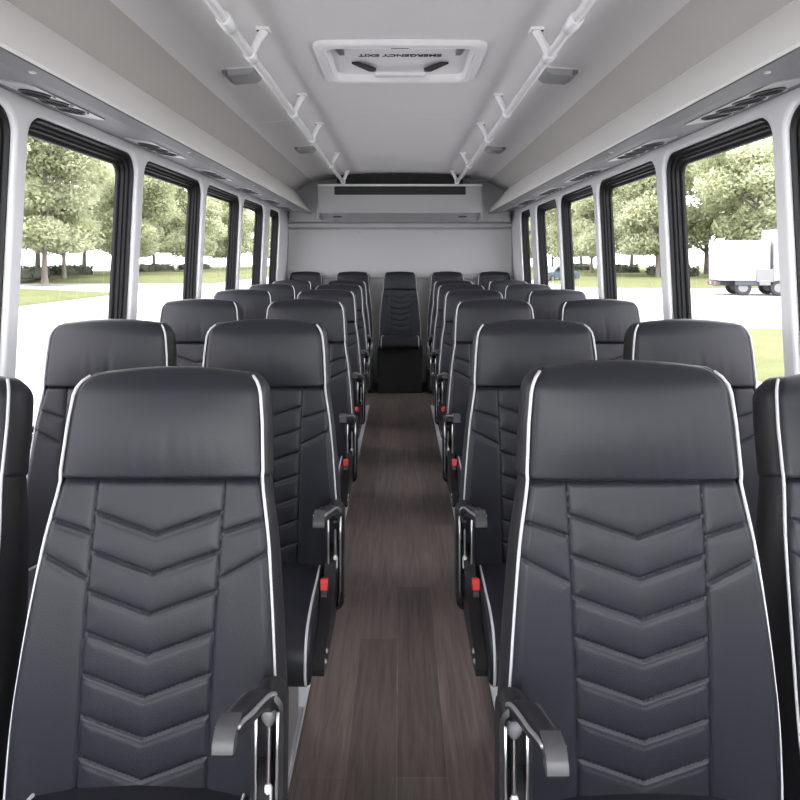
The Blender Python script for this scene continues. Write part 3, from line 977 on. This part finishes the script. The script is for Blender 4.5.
def hedge(x, y, lx, ly, h, label, seed):
    rs = np.random.RandomState(seed)
    t = thing('hedge', label, 'hedge', (x, y, GZ+.50), 'low dark hedges')
    cv = []; cf = []
    for i in range(2200):
        p = np.array((rs.uniform(-lx,lx), rs.uniform(-ly,ly), rs.uniform(0,h)*(.85+.25*math.sin(rs.uniform(-3,3)))))
        t1 = rs.normal(size=3); t1 /= np.linalg.norm(t1); b = np.cross(t1, rs.normal(size=3)); b /= np.linalg.norm(b)
        s = rs.uniform(.10,.22); o = len(cv)
        cv += [tuple(p-t1*s), tuple(p+b*s*.6), tuple(p+t1*s), tuple(p-b*s*.6)]; cf.append((o,o+1,o+2,o+3))
    m = MB(); m.add(cv, cf); m.build('foliage', M_HEDGE, t, 180, fix=False)
    c = MB(); c.box((-lx*.95,-ly*.9,-.1),(lx*.95,ly*.9,h*.8),.1); c.build('stems', M_HEDGE, t)
for k, (x, y, ly) in enumerate(((-34,44,4.5),(-33.5,56,4.0),(-34,66,3.0),(-34,88,6),(-34,106,6))):
    hedge(x, y, 1.0, ly, .95, 'low dark hedge behind the left-side trees, %s along' % NTH[k], 50+k)
for k, (x, y, ly) in enumerate(((41,54,4.5),(28,66,4.0),(28.5,84,5),(28.5,104,6))):
    hedge(x, y, 1.2, ly, .95, 'low dark hedge behind the right-side trees, %s along' % NTH[k], 70+k)

# parked box truck
tk = thing('box_truck', 'white box truck parked on the road outside the right windows', 'truck', (18.9, 38.6, GZ))
tk.rotation_euler = (0,0,math.radians(-14))
# local: +x forward, y from -1.2 (towards the bus) to 1.2
m = MB(); m.box((0,-1.22,.86),(2.75,1.22,3.20),.04); bx = m.build('cargo_box', M_TRUCKW, tk)
for y in (-.60,0.0,.60):
    q = MB(); q.box((-.02,y-.03,.95),(.0,y+.03,3.2)); q.build('door_bar', M_KERB, bx)
m = MB(); m.box((.05,-.5,.55),(7.2,.5,.86),.03); m.build('chassis', M_TRUCKD, tk)
m = MB(); m.box((-.10,-1.15,.55),(.12,1.15,.82),.02); bp_ = m.build('rear_bumper', M_TRUCKD, tk)
for y, mt in ((-1.02,M_TAIL),(1.02,M_TAIL),(.25,M_AMBER)):
    q = MB(); q.box((-.13,y-.12,.62),(-.09,y+.12,.78),.01); q.build('tail_lamp', mt, bp_)
m = MB(); m.box((.9,-1.2,.58),(2.6,-1.0,.84),.03); m.build('side_guard', M_TRUCKD, tk)
m = MB(); m.prism([(2.95,.75),(6.9,.75),(7.0,1.6),(6.3,2.3),(6.1,3.1),(5.8,3.85),(2.95,3.85)], 'y', -1.15, 1.15); cab = m.build('cab', M_TRUCKW, tk)
q = MB(); q.prism([(5.3,1.6),(6.3,1.6),(6.05,2.25),(5.3,2.25)], 'y', -1.17, -1.14); q.build('side_window', M_CARGL, cab)
m = MB(); m.box((2.0,-1.28,.80),(2.9,-1.18,1.55),.02); m.box((2.15,-1.32,.6),(2.75,-1.19,.9),.03); m.build('tool_locker', M_HUB, tk)
def wheel(parent, x, y, r, w, name='wheel'):
    m = MB(); m.lathe([(r*.55,-w/2),(r*.92,-w/2),(r,-w*.3),(r,w*.3),(r*.92,w/2),(r*.55,w/2)], 22, Matrix.Translation((x,y,r)) @ Matrix.Rotation(PI/2,4,'X'))
    o = m.build(name, M_TYRE, parent)
    h_ = MB(); h_.lathe([(r*.56,-w*.45),(r*.5,-w*.2),(r*.2,-w*.15),(r*.2,w*.5),(r*.5,w*.5),(r*.56,w*.52)], 18, Matrix.Translation((x,y,r)) @ Matrix.Rotation(PI/2,4,'X')); h_.build('hub', M_HUB, o)
for x, y in ((1.35,-.98),(1.35,.98),(3.2,-1.05),(3.2,1.05),(6.1,-.98),(6.1,.98)): wheel(tk, x, y, .46, .30)

# far parked car
def car(x, y, rz, label):
    c = thing('car', label, 'car', (x, y, GZ)); c.rotation_euler = (0,0,rz)
    m = MB()
    rings = []
    for yy, k in ((-.86,.90),(-.80,1.0),(.80,1.0),(.86,.90)):
        rings.append([(a*(.98 if k < 1 else 1), yy, .25+(b-.25)*k) for a, b in [(-2.1,.35),(-2.15,.75),(-1.9,.92),(-1.2,.98),(-.7,1.42),(.7,1.45),(1.4,.98),(2.1,.85),(2.2,.5),(2.15,.3)]])
    m.rings(rings); b_ = m.build('body', M_CAR, c, angle=30)
    q = MB(); q.prism([(-1.05,.98),(-.62,1.36),(.62,1.38),(1.2,.98)], 'y', -.875, -.82); q.build('side_window', M_CARGL, b_)
    q = MB(); q.prism([(-1.05,.98),(-.62,1.36),(.62,1.38),(1.2,.98)], 'y', .82, .875); q.build('side_window', M_CARGL, b_)
    for xx in (-1.3,1.35):
        for yy in (-.78,.78): wheel(c, xx, yy, .32, .2)
car(15.2, 62, .5, 'blue grey car parked far off, seen through the right windows near the back')

# ------------------------------------------------------------------ light
w = bpy.data.worlds.new('sky'); scene.world = w; w.use_nodes = True
bg = w.node_tree.nodes['Background']
bg.inputs['Color'].default_value = (.96,.98,1.0,1); bg.inputs['Strength'].default_value = 15.5
sun = bpy.data.lights.new('sun', 'SUN'); sun.energy = 14.0; sun.angle = math.radians(3); sun.color = (1,.97,.9)
so = bpy.data.objects.new('sun', sun); COL.objects.link(so)
so.rotation_euler = (math.radians(28), 0, 0)       # high, from ahead of the bus
so.rotation_euler = Vector((0,.45,-.89)).to_track_quat('-Z','Y').to_euler()

# ------------------------------------------------------------------ camera
cam = bpy.data.cameras.new('camera'); co = bpy.data.objects.new('camera', cam); COL.objects.link(co)
co.location = (0, 0, HC); co.rotation_euler = (PI/2, 0, 0)
cam.sensor_width = 36; cam.lens = 28.8; cam.shift_y = -.175; cam.clip_start = .02; cam.clip_end = 1000
scene.camera = co

scene.view_settings.view_transform = 'Standard'
scene.view_settings.look = 'None'
scene.view_settings.gamma = 1.0
scene.view_settings.exposure = 0.0
scene.view_settings.use_curve_mapping = False
scene.cycles.use_denoising = True
scene.cycles.max_bounces = 14; scene.cycles.diffuse_bounces = 8; scene.cycles.transparent_max_bounces = 16
scene.cycles.sample_clamp_indirect = 12
